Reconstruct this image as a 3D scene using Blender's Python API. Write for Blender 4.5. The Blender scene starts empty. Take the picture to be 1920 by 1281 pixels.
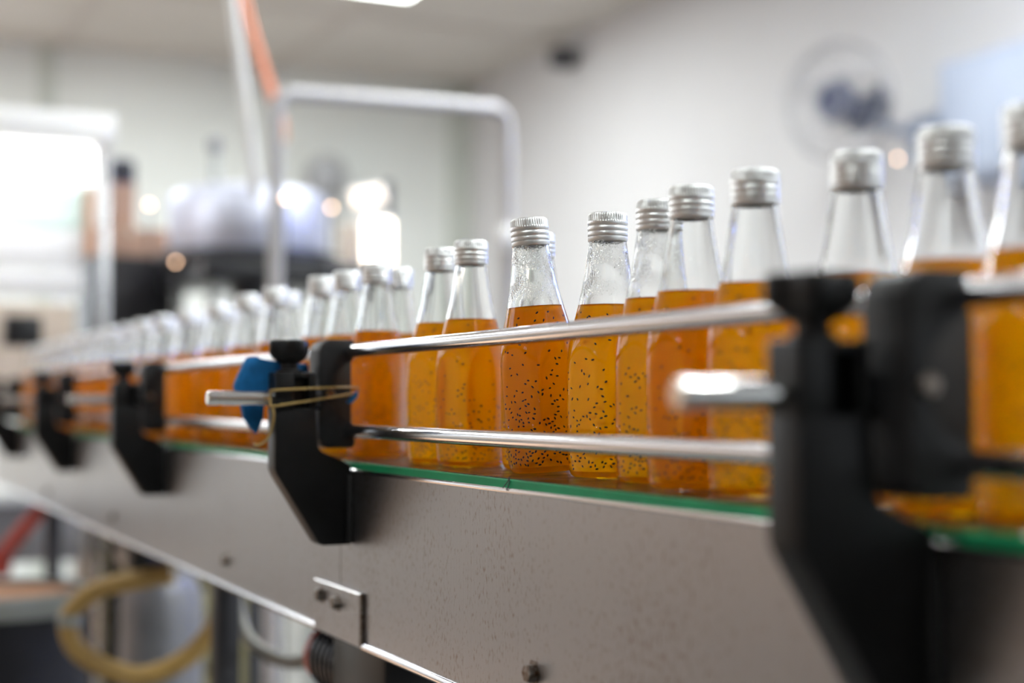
import bpy, bmesh, math, random
from mathutils import Vector, Matrix, noise

# ------------------------------------------------------------------ camera, world, light, exposure
scene = bpy.context.scene
COL = scene.collection
PI = math.pi
CAM_Z = 0.95
BELT = CAM_Z - 0.0513                     # top of the belt
YAW, PITCH = math.radians(25.172), math.radians(2.321)

cam = bpy.data.cameras.new('camera')
cam.sensor_width = 36.0
cam.lens = 52.5
cam.clip_start = 0.02
cam.dof.use_dof = True
cam.dof.focus_distance = 1.045
cam.dof.aperture_fstop = 2.8
cam_ob = bpy.data.objects.new('camera', cam)
COL.objects.link(cam_ob)
cam_ob.location = (0, 0, CAM_Z)
cam_ob.rotation_euler = (PI / 2 + PITCH, 0, -YAW)
scene.camera = cam_ob

world = bpy.data.worlds.new('world')
scene.world = world
world.use_nodes = True
wbg = world.node_tree.nodes['Background']
wbg.inputs['Color'].default_value = (0.86, 0.93, 1.0, 1)
wbg.inputs['Strength'].default_value = 2.0

sun = bpy.data.lights.new('sun', 'SUN')
sun.energy = 32.0
sun.color = (1.0, 0.60, 0.36)
sun.angle = math.radians(1.5)
sun_ob = bpy.data.objects.new('sun', sun)
COL.objects.link(sun_ob)
sun_ob.rotation_euler = Vector((1.0, 0.0, -0.80)).to_track_quat('-Z', 'Y').to_euler()

scene.view_settings.view_transform = 'Standard'
scene.view_settings.look = 'None'
scene.view_settings.exposure = 0.32
scene.view_settings.gamma = 1.0
scene.view_settings.use_curve_mapping = False
scene.cycles.max_bounces = 20
scene.cycles.transmission_bounces = 20
scene.cycles.glossy_bounces = 8
scene.cycles.diffuse_bounces = 5
scene.cycles.transparent_max_bounces = 16
scene.cycles.sample_clamp_indirect = 12.0
scene.cycles.use_denoising = True
scene.cycles.adaptive_threshold = 0.04
LAMP_W = 52.0                              # watts of each ceiling fixture

# ------------------------------------------------------------------ materials
MATS = {}


def mat(name, color, rough=0.5, metal=0.0, spec=0.5, vary=0.0, vscale=8.0, stretch=(1, 1, 1), color2=None,
        bump=0.0, bscale=60.0, emit=None, estr=0.0, coat=0.0, rvary=0.0):
    m = bpy.data.materials.new(name)
    m.use_nodes = True
    nt = m.node_tree
    b = nt.nodes['Principled BSDF']
    b.inputs['Base Color'].default_value = (*color, 1)
    b.inputs['Roughness'].default_value = rough
    b.inputs['Metallic'].default_value = metal
    b.inputs['Specular IOR Level'].default_value = spec
    b.inputs['Coat Weight'].default_value = coat
    tc = nt.nodes.new('ShaderNodeTexCoord')
    mp = nt.nodes.new('ShaderNodeMapping')
    mp.inputs['Scale'].default_value = stretch
    nt.links.new(tc.outputs['Object'], mp.inputs['Vector'])
    if vary > 0:
        n = nt.nodes.new('ShaderNodeTexNoise')
        n.inputs['Scale'].default_value = vscale
        n.inputs['Detail'].default_value = 5
        nt.links.new(mp.outputs['Vector'], n.inputs['Vector'])
        r = nt.nodes.new('ShaderNodeValToRGB')
        c2 = color2 or tuple(max(0, c * (1 - vary)) for c in color)
        r.color_ramp.elements[0].position = 0.35
        r.color_ramp.elements[1].position = 0.65
        r.color_ramp.elements[0].color = (*c2, 1)
        r.color_ramp.elements[1].color = (*color, 1)
        nt.links.new(n.outputs['Fac'], r.inputs['Fac'])
        nt.links.new(r.outputs['Color'], b.inputs['Base Color'])
        if rvary > 0:
            mr = nt.nodes.new('ShaderNodeMapRange')
            mr.inputs['To Min'].default_value = max(0.02, rough - rvary)
            mr.inputs['To Max'].default_value = rough + rvary
            nt.links.new(n.outputs['Fac'], mr.inputs['Value'])
            nt.links.new(mr.outputs['Result'], b.inputs['Roughness'])
    if bump > 0:
        n2 = nt.nodes.new('ShaderNodeTexNoise')
        n2.inputs['Scale'].default_value = bscale
        n2.inputs['Detail'].default_value = 4
        nt.links.new(mp.outputs['Vector'], n2.inputs['Vector'])
        bp = nt.nodes.new('ShaderNodeBump')
        bp.inputs['Strength'].default_value = bump
        bp.inputs['Distance'].default_value = 0.002
        nt.links.new(n2.outputs['Fac'], bp.inputs['Height'])
        nt.links.new(bp.outputs['Normal'], b.inputs['Normal'])
    if emit:
        b.inputs['Emission Color'].default_value = (*emit, 1)
        b.inputs['Emission Strength'].default_value = estr
    MATS[name] = m
    return m


mat('wall_white', (0.60, 0.595, 0.615), 0.85, vary=0.05, vscale=1.3)
mat('wall_cream', (0.58, 0.42, 0.31), 0.85, vary=0.08, vscale=1.3)
mat('wall_shade', (0.34, 0.33, 0.32), 0.85, vary=0.08, vscale=1.3)
mat('frame_paint', (0.50, 0.485, 0.49), 0.5, vary=0.06)
mat('wall_back', (0.76, 0.785, 0.77), 0.85, vary=0.06, vscale=1.3)
mat('wall_joint', (0.55, 0.58, 0.54), 0.85, vary=0.06)
mat('ceiling_paint', (0.58, 0.545, 0.51), 0.9, vary=0.08, vscale=2.0)
mat('ceiling_batten', (0.52, 0.48, 0.45), 0.9, vary=0.05)
mat('floor_paint', (0.22, 0.215, 0.205), 0.6, vary=0.25, vscale=3.0)
mat('steel', (0.62, 0.62, 0.64), 0.28, 1.0, vary=0.12, vscale=20, rvary=0.05)
mat('polished_steel', (0.74, 0.74, 0.76), 0.16, 1.0, vary=0.1, vscale=60, stretch=(1, 0.05, 1), rvary=0.05)
mat('rod_steel', (0.86, 0.85, 0.83), 0.2, 1.0, vary=0.06, vscale=80, stretch=(0.05, 1, 1))
mat('aluminium', (0.88, 0.89, 0.90), 0.42, 1.0, vary=0.04, vscale=40)
mat('black_plastic', (0.009, 0.009, 0.010), 0.42, spec=0.3, vary=0.4, vscale=40, bump=0.15, bscale=400)
mat('grey_black_plastic', (0.020, 0.020, 0.022), 0.5, spec=0.35, vary=0.35, vscale=60, bump=0.25, bscale=300)
mat('brown_black', (0.020, 0.013, 0.009), 0.5, vary=0.4, vscale=60)
mat('belt_dark', (0.016, 0.012, 0.009), 0.22, spec=0.6, vary=0.5, vscale=50, bump=0.2, bscale=200)
mat('green_plastic', (0.005, 0.31, 0.125), 0.5, spec=0.2, vary=0.18, vscale=30)
mat('bolt_steel', (0.30, 0.28, 0.26), 0.38, 1.0, vary=0.5, vscale=300, color2=(0.12, 0.07, 0.04))
mat('blue_foam', (0.004, 0.19, 0.52), 0.8, vary=0.25, vscale=120, bump=0.5, bscale=500)
mat('rubber_tan', (0.44, 0.30, 0.10), 0.5, vary=0.15, vscale=200)
mat('seed_black', (0.016, 0.018, 0.026), 0.45, vary=0.4, vscale=900)
mat('hose_tan', (0.50, 0.32, 0.10), 0.4, vary=0.15, vscale=30)
mat('hose_clear', (0.22, 0.21, 0.18), 0.4, vary=0.12, vscale=30)
mat('barrel_navy', (0.007, 0.007, 0.013), 0.6, vary=0.4, vscale=12)
mat('rim_pale', (0.38, 0.40, 0.38), 0.5, vary=0.1, vscale=12)
mat('peach_board', (0.62, 0.33, 0.19), 0.7, vary=0.15, vscale=10)
mat('red_paint', (0.50, 0.060, 0.035), 0.45, vary=0.2, vscale=12)
mat('orange_hose', (0.80, 0.26, 0.13), 0.45, vary=0.08, vscale=12)
mat('white_plastic', (0.82, 0.81, 0.80), 0.4, vary=0.05, vscale=12)
mat('pale_acrylic', (0.76, 0.84, 0.83), 0.25, vary=0.05, vscale=8)
mat('beige_board', (0.50, 0.42, 0.35), 0.6, vary=0.15, vscale=9)
mat('navy_box', (0.028, 0.040, 0.12), 0.4, vary=0.3, vscale=12)
mat('brown_carton', (0.40, 0.25, 0.19), 0.75, vary=0.25, vscale=8)
mat('machine_black', (0.014, 0.014, 0.017), 0.35, vary=0.4, vscale=8)
mat('machine_grey', (0.26, 0.26, 0.28), 0.4, 0.3, vary=0.3, vscale=8)
mat('dark_grey_metal', (0.09, 0.09, 0.10), 0.4, 0.7, vary=0.3, vscale=10)
mat('brushed_blue_steel', (0.72, 0.75, 0.88), 0.52, 1.0, vary=0.1, vscale=10)
mat('fan_grey', (0.38, 0.38, 0.40), 0.4, 0.3, vary=0.1, vscale=12)
mat('fan_navy', (0.030, 0.045, 0.13), 0.4, vary=0.2, vscale=12)
mat('pale_blue_paint', (0.37, 0.42, 0.54), 0.5, vary=0.06, vscale=6)
mat('dusk_blue_paint', (0.24, 0.28, 0.38), 0.5, vary=0.1, vscale=6)
mat('olive_plastic', (0.34, 0.30, 0.14), 0.5, vary=0.2, vscale=8)
mat('lamp_glow', (1, 1, 1), 0.5, emit=(0.93, 1.0, 0.97), estr=9.0)
mat('cabinet_glow', (1, 1, 1), 0.5, emit=(1.0, 1.0, 1.0), estr=3.5)
mat('warm_glow', (1, 1, 1), 0.5, emit=(1.0, 0.84, 0.68), estr=5.5)
mat('glint_glow', (1, 1, 1), 0.5, emit=(1.0, 0.62, 0.38), estr=10.0)  # emission put in for warm reflected glints
mat('peach_glow', (1, 1, 1), 0.5, emit=(1.0, 0.74, 0.52), estr=1.3)
mat('uv_glow', (0.3, 0.4, 1), 0.5, emit=(0.12, 0.25, 1.0), estr=90.0)


def panel_material():
    """Brushed stainless sheet: vertical grain, brown water spots."""
    m = mat('panel_steel', (0.50, 0.49, 0.49), 0.30, 1.0)
    nt = m.node_tree
    b = nt.nodes['Principled BSDF']
    tc = nt.nodes.new('ShaderNodeTexCoord')
    mp = nt.nodes.new('ShaderNodeMapping')
    mp.inputs['Scale'].default_value = (1, 1, 0.55)
    nt.links.new(tc.outputs['Object'], mp.inputs['Vector'])
    n = nt.nodes.new('ShaderNodeTexNoise')
    n.inputs['Scale'].default_value = 380
    n.inputs['Detail'].default_value = 3
    nt.links.new(mp.outputs['Vector'], n.inputs['Vector'])
    big = nt.nodes.new('ShaderNodeTexNoise')
    big.inputs['Scale'].default_value = 9
    nt.links.new(mp.outputs['Vector'], big.inputs['Vector'])
    add = nt.nodes.new('ShaderNodeMath')
    add.operation = 'MULTIPLY_ADD'
    add.inputs[1].default_value = 0.28
    nt.links.new(big.outputs['Fac'], add.inputs[0])
    nt.links.new(n.outputs['Fac'], add.inputs[2])
    r = nt.nodes.new('ShaderNodeValToRGB')
    r.color_ramp.elements[0].position = 0.70
    r.color_ramp.elements[0].color = (0.415, 0.415, 0.435, 1)
    r.color_ramp.elements[1].position = 0.92
    r.color_ramp.elements[1].color = (0.26, 0.20, 0.16, 1)
    nt.links.new(add.outputs[0], r.inputs['Fac'])
    nt.links.new(r.outputs['Color'], b.inputs['Base Color'])
    mp2 = nt.nodes.new('ShaderNodeMapping')
    mp2.inputs['Scale'].default_value = (1, 1, 0.02)
    nt.links.new(tc.outputs['Object'], mp2.inputs['Vector'])
    g = nt.nodes.new('ShaderNodeTexNoise')
    g.inputs['Scale'].default_value = 500
    g.inputs['Detail'].default_value = 2
    nt.links.new(mp2.outputs['Vector'], g.inputs['Vector'])
    bp = nt.nodes.new('ShaderNodeBump')
    bp.inputs['Strength'].default_value = 0.10
    bp.inputs['Distance'].default_value = 0.001
    nt.links.new(g.outputs['Fac'], bp.inputs['Height'])
    nt.links.new(bp.outputs['Normal'], b.inputs['Normal'])
    mr = nt.nodes.new('ShaderNodeMapRange')
    mr.inputs['To Min'].default_value = 0.24
    mr.inputs['To Max'].default_value = 0.42
    nt.links.new(g.outputs['Fac'], mr.inputs['Value'])
    nt.links.new(mr.outputs['Result'], b.inputs['Roughness'])
    return m


panel_material()


def glass_material(name, wet):
    m = bpy.data.materials.new(name)
    m.use_nodes = True
    nt = m.node_tree
    b = nt.nodes['Principled BSDF']
    b.inputs['Base Color'].default_value = (0.985, 0.995, 0.99, 1)
    b.inputs['Roughness'].default_value = 0.0
    b.inputs['IOR'].default_value = 1.48
    b.inputs['Transmission Weight'].default_value = 1.0
    tc = nt.nodes.new('ShaderNodeTexCoord')
    n = nt.nodes.new('ShaderNodeTexNoise')
    n.inputs['Scale'].default_value = 22
    n.inputs['Detail'].default_value = 1
    nt.links.new(tc.outputs['Object'], n.inputs['Vector'])
    bp = nt.nodes.new('ShaderNodeBump')
    bp.inputs['Strength'].default_value = 0.12
    bp.inputs['Distance'].default_value = 0.004
    nt.links.new(n.outputs['Fac'], bp.inputs['Height'])
    last = bp
    if wet:                                # fine condensation inside the neck, above the juice
        v = nt.nodes.new('ShaderNodeTexVoronoi')
        v.inputs['Scale'].default_value = 900
        nt.links.new(tc.outputs['Object'], v.inputs['Vector'])
        n2 = nt.nodes.new('ShaderNodeTexNoise')
        n2.inputs['Scale'].default_value = 60
        nt.links.new(tc.outputs['Object'], n2.inputs['Vector'])
        gt = nt.nodes.new('ShaderNodeMapRange')
        gt.inputs['From Min'].default_value = 0.42
        gt.inputs['From Max'].default_value = 0.60
        nt.links.new(n2.outputs['Fac'], gt.inputs['Value'])
        sep = nt.nodes.new('ShaderNodeSeparateXYZ')
        nt.links.new(tc.outputs['Object'], sep.inputs['Vector'])
        zr = nt.nodes.new('ShaderNodeMapRange')
        zr.inputs['From Min'].default_value = 0.120
        zr.inputs['From Max'].default_value = 0.135
        nt.links.new(sep.outputs['Z'], zr.inputs['Value'])
        mu = nt.nodes.new('ShaderNodeMath')
        mu.operation = 'MULTIPLY'
        nt.links.new(gt.outputs['Result'], mu.inputs[0])
        nt.links.new(zr.outputs['Result'], mu.inputs[1])
        mu2 = nt.nodes.new('ShaderNodeMath')
        mu2.operation = 'MULTIPLY'
        mu2.inputs[1].default_value = 0.6
        nt.links.new(mu.outputs[0], mu2.inputs[0])
        bp2 = nt.nodes.new('ShaderNodeBump')
        bp2.inputs['Distance'].default_value = 0.0006
        nt.links.new(mu2.outputs[0], bp2.inputs['Strength'])
        nt.links.new(v.outputs['Distance'], bp2.inputs['Height'])
        nt.links.new(bp.outputs['Normal'], bp2.inputs['Normal'])
        last = bp2
    nt.links.new(last.outputs['Normal'], b.inputs['Normal'])
    MATS[name] = m


glass_material('bottle_glass', False)
glass_material('bottle_glass_wet', True)


def juice_material():
    """Slightly cloudy amber juice: part clear refraction, part scattering."""
    m = bpy.data.materials.new('amber_juice')
    m.use_nodes = True
    nt = m.node_tree
    nt.nodes.remove(nt.nodes['Principled BSDF'])
    out = nt.nodes['Material Output']
    tc = nt.nodes.new('ShaderNodeTexCoord')
    n = nt.nodes.new('ShaderNodeTexNoise')
    n.inputs['Scale'].default_value = 30
    n.inputs['Detail'].default_value = 3
    nt.links.new(tc.outputs['Object'], n.inputs['Vector'])
    r = nt.nodes.new('ShaderNodeValToRGB')
    r.color_ramp.elements[0].position = 0.3
    r.color_ramp.elements[0].color = (0.99, 0.43, 0.002, 1)
    r.color_ramp.elements[1].position = 0.7
    r.color_ramp.elements[1].color = (1.0, 0.46, 0.003, 1)
    nt.links.new(n.outputs['Fac'], r.inputs['Fac'])
    ref = nt.nodes.new('ShaderNodeBsdfRefraction')
    ref.inputs['Color'].default_value = (1.0, 0.84, 0.06, 1)
    ref.inputs['Roughness'].default_value = 0.25
    ref.inputs['IOR'].default_value = 0.92
    dif = nt.nodes.new('ShaderNodeBsdfDiffuse')
    tra = nt.nodes.new('ShaderNodeBsdfTranslucent')
    nt.links.new(r.outputs['Color'], dif.inputs['Color'])
    nt.links.new(r.outputs['Color'], tra.inputs['Color'])
    m1 = nt.nodes.new('ShaderNodeMixShader')
    m1.inputs[0].default_value = 0.8
    nt.links.new(dif.outputs[0], m1.inputs[1])
    nt.links.new(tra.outputs[0], m1.inputs[2])
    m2 = nt.nodes.new('ShaderNodeMixShader')
    m2.inputs[0].default_value = 0.36
    nt.links.new(m1.outputs[0], m2.inputs[1])
    nt.links.new(ref.outputs[0], m2.inputs[2])
    nt.links.new(m2.outputs[0], out.inputs['Surface'])
    MATS['amber_juice'] = m


juice_material()


def clear_panel_material():
    m = bpy.data.materials.new('clear_panel')
    m.use_nodes = True
    b = m.node_tree.nodes['Principled BSDF']
    b.inputs['Base Color'].default_value = (0.9, 0.95, 0.95, 1)
    b.inputs['Roughness'].default_value = 0.02
    b.inputs['Transmission Weight'].default_value = 1.0
    MATS['clear_panel'] = m


clear_panel_material()


def acrylic(name, col):
    m = bpy.data.materials.new(name)
    m.use_nodes = True
    nt = m.node_tree
    b = nt.nodes['Principled BSDF']
    b.inputs['Base Color'].default_value = (*col, 1)
    b.inputs['Roughness'].default_value = 0.3
    tr = nt.nodes.new('ShaderNodeBsdfTranslucent')
    tr.inputs['Color'].default_value = (*col, 1)
    mx = nt.nodes.new('ShaderNodeMixShader')
    mx.inputs[0].default_value = 0.6
    nt.links.new(b.outputs[0], mx.inputs[1])
    nt.links.new(tr.outputs[0], mx.inputs[2])
    nt.links.new(mx.outputs[0], nt.nodes['Material Output'].inputs['Surface'])
    MATS[name] = m


acrylic('pale_acrylic', (0.80, 0.88, 0.86))
acrylic('white_acrylic', (0.86, 0.86, 0.87))


# ------------------------------------------------------------------ mesh helpers
def box(bm, x0, x1, y0, y1, z0, z1, bev=0.0, seg=2):
    vs = [bm.verts.new((x, y, z)) for x in (x0, x1) for y in (y0, y1) for z in (z0, z1)]
    fs = [(0, 1, 3, 2), (4, 6, 7, 5), (0, 4, 5, 1), (2, 3, 7, 6), (0, 2, 6, 4), (1, 5, 7, 3)]
    faces = [bm.faces.new([vs[i] for i in f]) for f in fs]
    if bev > 0:
        es = list({e for f in faces for e in f.edges})
        bmesh.ops.bevel(bm, geom=es, offset=bev, segments=seg, profile=0.5, affect='EDGES')
    return bm


def lathe(bm, prof, seg=32, c=(0, 0, 0), axis='z', rfun=None, closed=False):
    """Revolve (r, h) pairs; r == 0 ends in a point. rfun(r, h, i) may reshape the radius."""
    rings = []
    for (r, h) in prof:
        if r <= 1e-7:
            p = [(0, 0, h)]
        else:
            p = []
            for i in range(seg):
                a = 2 * PI * i / seg
                rr = rfun(r, h, a) if rfun else r
                p.append((rr * math.cos(a), rr * math.sin(a), h))
        out = []
        for (x, y, z) in p:
            if axis == 'x':
                x, y, z = z, x, y
            elif axis == 'y':
                x, y, z = y, z, x
            out.append(bm.verts.new((x + c[0], y + c[1], z + c[2])))
        rings.append(out)
    for a, b in zip(rings, rings[1:]):
        if len(a) == 1 and len(b) == 1:
            continue
        for i in range(seg):
            j = (i + 1) % seg
            if len(a) == 1:
                bm.faces.new((a[0], b[j], b[i]))
            elif len(b) == 1:
                bm.faces.new((a[i], a[j], b[0]))
            else:
                bm.faces.new((a[i], a[j], b[j], b[i]))
    return bm


def cyl(bm, r, h0, h1, c=(0, 0, 0), axis='z', seg=24, bev=0.0):
    prof = [(0, h0), (r - bev, h0)] + ([(r, h0 + bev), (r, h1 - bev)] if bev else []) + [(r - bev, h1), (0, h1)]
    return lathe(bm, prof, seg, c, axis)


def prism(bm, poly, d0, d1, plane='xz', bev=0.0, seg=2):
    """Extrude a 2-D outline; plane 'xz' extrudes along y, 'xy' along z, 'yz' along x."""
    def P(u, v, d):
        return {'xz': (u, d, v), 'xy': (u, v, d), 'yz': (d, u, v)}[plane]
    a = [bm.verts.new(P(u, v, d0)) for u, v in poly]
    b = [bm.verts.new(P(u, v, d1)) for u, v in poly]
    fs = [bm.faces.new(a), bm.faces.new(b[::-1])]
    n = len(poly)
    for i in range(n):
        j = (i + 1) % n
        fs.append(bm.faces.new((a[i], b[i], b[j], a[j])))
    if bev > 0:
        es = list({e for f in fs for e in f.edges})
        bmesh.ops.bevel(bm, geom=es, offset=bev, segments=seg, profile=0.5, affect='EDGES')
    return bm


def smooth_path(pts, n=8, closed=False):
    pts = [Vector(p) for p in pts]
    out = []
    m = len(pts)
    for i in range(m if closed else m - 1):
        p0 = pts[(i - 1) % m] if (closed or i > 0) else pts[0]
        p1, p2 = pts[i], pts[(i + 1) % m]
        p3 = pts[(i + 2) % m] if (closed or i + 2 < m) else pts[-1]
        for k in range(n):
            t = k / n
            out.append(0.5 * ((2 * p1) + (p2 - p0) * t + (2 * p0 - 5 * p1 + 4 * p2 - p3) * t * t
                              + (-p0 + 3 * p1 - 3 * p2 + p3) * t ** 3))
    if not closed:
        out.append(pts[-1])
    return out


def tube(bm, pts, r, seg=12, closed=False):
    pts = [Vector(p) for p in pts]
    n = len(pts)
    rings = []
    up = Vector((0.123, 0.456, 0.88)).normalized()
    for i, p in enumerate(pts):
        if closed:
            t = pts[(i + 1) % n] - pts[(i - 1) % n]
        else:
            t = pts[min(i + 1, n - 1)] - pts[max(i - 1, 0)]
        t.normalize()
        u = up - t * up.dot(t)
        if u.length < 1e-4:
            u = t.orthogonal()
        u.normalize()
        up = u
        v = t.cross(u)
        rings.append([bm.verts.new(p + (u * math.cos(2 * PI * k / seg) + v * math.sin(2 * PI * k / seg)) * r) for k in range(seg)])
    for i in range(n if closed else n - 1):
        a, b = rings[i], rings[(i + 1) % n]
        for k in range(seg):
            bm.faces.new((a[k], a[(k + 1) % seg], b[(k + 1) % seg], b[k]))
    if not closed:
        bm.faces.new(rings[0][::-1])
        bm.faces.new(rings[-1])
    return bm


def mesh(name, bm, m, sharp=35):
    bmesh.ops.recalc_face_normals(bm, faces=bm.faces)
    me = bpy.data.meshes.new(name)
    lim = math.radians(sharp)
    for f in bm.faces:
        f.smooth = True
    for e in bm.edges:
        if len(e.link_faces) == 2 and e.calc_face_angle(0) > lim:
            e.smooth = False
    bm.to_mesh(me)
    bm.free()
    me.materials.append(MATS[m])
    return me


def link(name, me, parent=None, loc=None, rot=None):
    o = bpy.data.objects.new(name, me)
    COL.objects.link(o)
    if parent is not None:
        o.parent = parent
    if loc is not None:
        o.location = loc
    if rot is not None:
        o.rotation_euler = rot
    return o


def part(name, bm, m, parent=None, loc=None, rot=None, sharp=35):
    return link(name, mesh(name, bm, m, sharp), parent, loc, rot)


def thing(name, label, cat, loc=(0, 0, 0), rot=None, group=None):
    o = bpy.data.objects.new(name, None)
    o.empty_display_size = 0.02
    COL.objects.link(o)
    o.location = loc
    if rot is not None:
        o.rotation_euler = rot
    o['label'], o['category'] = label, cat
    if group:
        o['group'] = group
    return o


def struct(o, label=None):
    o['kind'] = 'structure'
    if label:
        o['label'] = label
    return o


B = bmesh.new

# ------------------------------------------------------------------ the room
XR, YB, ZC, XL, YF = 3.62, 8.32, 2.88, -3.0, -2.6
struct(part('floor', box(B(), XL - .1, XR + .1, YF - .1, YB + .1, -0.05, 0), 'floor_paint'), 'grey painted concrete factory floor')
ceil = struct(part('ceiling', box(B(), XL - .1, XR + .1, YF - .1, YB + .1, ZC, ZC + .05), 'ceiling_paint'), 'beige grey ceiling above the bottling hall')
bat = mesh('ceiling_batten', box(B(), -0.03, 0.03, YF, YB, -0.012, 0.0), 'ceiling_batten')
for x in (-2.4, -1.2, 0.0, 1.2, 2.4):
    link('ceiling_batten', bat, ceil, (x, 0, ZC))
bat2 = mesh('ceiling_batten', box(B(), XL, XR, -0.03, 0.03, -0.010, 0.0), 'ceiling_batten')
for y in (-1.4, 0.0, 1.4, 2.8, 4.2, 5.6, 7.0):
    link('ceiling_batten', bat2, ceil, (0, y, ZC))
bmw = B()
for (x0, x1, z0, z1) in ((.30, XR + .1, 0, ZC), (XL - .1, -2.6, 0, ZC), (-2.6, .30, 0, 1.10), (-2.6, .30, 2.55, ZC), (-1.20, -1.05, 1.10, 2.55)):
    box(bmw, x0, x1, YB, YB + .1, z0, z1)
wb = struct(part('wall_back', bmw, 'wall_back'), 'pale green grey back wall')
for x in (1.13,):
    part('wall_joint', box(B(), x - .045, x + .045, YB - .012, YB, 0, ZC), 'wall_joint', wb)
struct(part('wall_right', box(B(), XR, XR + .1, YF - .1, YB, 0, ZC), 'wall_white'), 'white painted right wall')
part('corner_column', box(B(), XR - .14, XR, YB - .05, YB, 0, ZC), 'wall_joint', wb)


def window_wall(name, along, fixed, a0, a1, bays, label, first_open=0):
    """Wall with a run of tall open windows between piers."""
    bm = B()

    def seg(u0, u1, z0, z1):
        if along == 'y':
            box(bm, fixed - .1, fixed, u0, u1, z0, z1)
        else:
            box(bm, u0, u1, fixed - .1, fixed, z0, z1)
    seg(a0, a1, 0, 1.85)
    seg(a0, a1, 2.55, ZC)
    w = (a1 - a0) / bays
    if first_open:
        seg(a0, a0 + first_open * w, 1.85, 2.55)
    for i in range(first_open, bays + 1):
        c = a0 + i * w
        seg(max(a0, c - .12), min(a1, c + .12), 1.85, 2.55)
    return struct(part(name, bm, 'wall_cream'), label)


window_wall('wall_left', 'y', XL, YF - .1, YB + .1, 6, 'cream wall with a row of open windows', 3)
bmw = B()
for (x0, x1, z0, z1) in ((XL, 2.3, 0, ZC), (2.3, 3.5, 0, .95), (2.3, 3.5, 2.35, ZC), (3.5, XR, 0, ZC)):
    box(bmw, x0, x1, YF - .1, YF, z0, z1)
struct(part('wall_front', bmw, 'wall_shade'), 'grey wall with one open window behind the camera')


def ceiling_light(x, y, label, watts=LAMP_W):
    t = thing('ceiling_light', label, 'ceiling light', (x, y, ZC), group='ceiling light fixtures')
    part('housing', box(B(), -.62, .62, -.16, .16, -.045, 0, .006), 'white_plastic', t)
    part('diffuser', box(B(), -.60, .60, -.14, .14, -.055, -.046, .003), 'lamp_glow', t)
    l = bpy.data.lights.new('tube_light', 'AREA')
    l.shape = 'RECTANGLE'
    l.size, l.size_y = 1.2, .28
    l.energy = watts
    l.color = (0.95, 1.0, 0.98)
    lo = bpy.data.objects.new('tube_light', l)
    COL.objects.link(lo)
    lo.parent = t
    lo.location = (0, 0, -.060)


ceiling_light(1.885, 6.28, 'lit fluorescent ceiling light cut by the top of the picture')
ceiling_light(2.0, 3.10, 'fluorescent ceiling light above the near half of the hall')
ceiling_light(2.0, 0.20, 'fluorescent ceiling light above the right side of the camera')
ceiling_light(-0.6, 6.30, 'fluorescent ceiling light at the far left of the hall', 68.0)
ceiling_light(-0.6, 3.10, 'fluorescent ceiling light over the aisle left of the conveyor', 6.0)
ceiling_light(-0.6, 0.20, 'fluorescent ceiling light over the aisle left of the camera', 6.0)

# ------------------------------------------------------------------ conveyor
PX0, PX1 = 0.4205, 0.5545                    # outer faces of the near and far side panels
SEAM = 1.2458
Y0, Y1 = -0.55, 3.95
conv = thing('conveyor', 'long stainless steel bottle conveyor with green edge strips and dark belt', 'conveyor')


def panel(y0, y1, side):
    bm = B()
    s = 1 if side == 0 else -1
    xo = PX0 if side == 0 else PX1
    box(bm, min(xo, xo + s * .003), max(xo, xo + s * .003), y0, y1, BELT - .1515, BELT - .0070, .0006, 1)
    p = part('side_panel', bm, 'panel_steel', conv)
    part('rolled_edge', tube(B(), [(xo + s * .0005, y0, BELT - .1520), (xo + s * .0005, y1, BELT - .1520)], .0036, 12), 'polished_steel', p)
    part('top_lip', tube(B(), [(xo + s * .0012, y0, BELT - .0076), (xo + s * .0012, y1, BELT - .0076)], .0019, 10), 'polished_steel', p)
    return p


for (a, b) in ((Y0, SEAM - .0006), (SEAM + .0006, 2.62), (2.6212, Y1)):
    panel(a, b, 0)
    panel(a, b, 1)
part('wear_strip', box(B(), PX0 + .0015, PX0 + .0062, Y0, Y1, BELT - .0066, BELT - .0004, .0006, 1), 'green_plastic', conv)['label'] = 'green plastic wear strip along the near edge'
part('wear_strip', box(B(), PX1 - .0062, PX1 - .0015, Y0, Y1, BELT - .0066, BELT - .0004, .0006, 1), 'green_plastic', conv)
part('belt_bed', box(B(), PX0 + .003, PX1 - .003, Y0, Y1, BELT - .030, BELT - .0065), 'dark_grey_metal', conv)
PITCH_S = 0.0381
slat = mesh('belt_slat', box(B(), PX0 + .0066, PX1 - .0066, 0.0006, PITCH_S - .0006, -.004, 0, .0008, 1), 'belt_dark')
y = Y0
while y + PITCH_S < Y1:
    link('belt_slat', slat, conv, (0, y, BELT))
    y += PITCH_S
# splice plate over the seam, with two bolts
sp = part('splice_plate', box(B(), PX0 - .0035, PX0 - .0003, 1.1860, 1.3090, BELT - .1535, BELT - .1085, .0008, 1), 'panel_steel', conv)
part('plate_edge', box(B(), PX0 - .0030, PX0 - .0002, 1.1830, 1.1858, BELT - .1530, BELT - .1080), 'bolt_steel', sp)


def bolt(parent, y, z, r=.0058, x=PX0):
    bm = B()
    lathe(bm, [(0, -.0062), (r * .9, -.0062), (r, -.0055), (r, -.0005), (r * 1.45, -.0004), (r * 1.45, .0005), (0, .0005)], 6, (x, y, z), 'x')
    return part('bolt', bm, 'bolt_steel', parent)


bolt(sp, 1.2857, BELT - .1206, x=PX0 - .0035)
bolt(sp, 1.2413, BELT - .1224, x=PX0 - .0035)
for (yy, zz) in ((0.8617, -.1211), (1.635, -.123), (2.31, -.122), (3.0, -.122), (0.2, -.1215)):
    bolt(conv, yy, BELT + zz, .0062)
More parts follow.
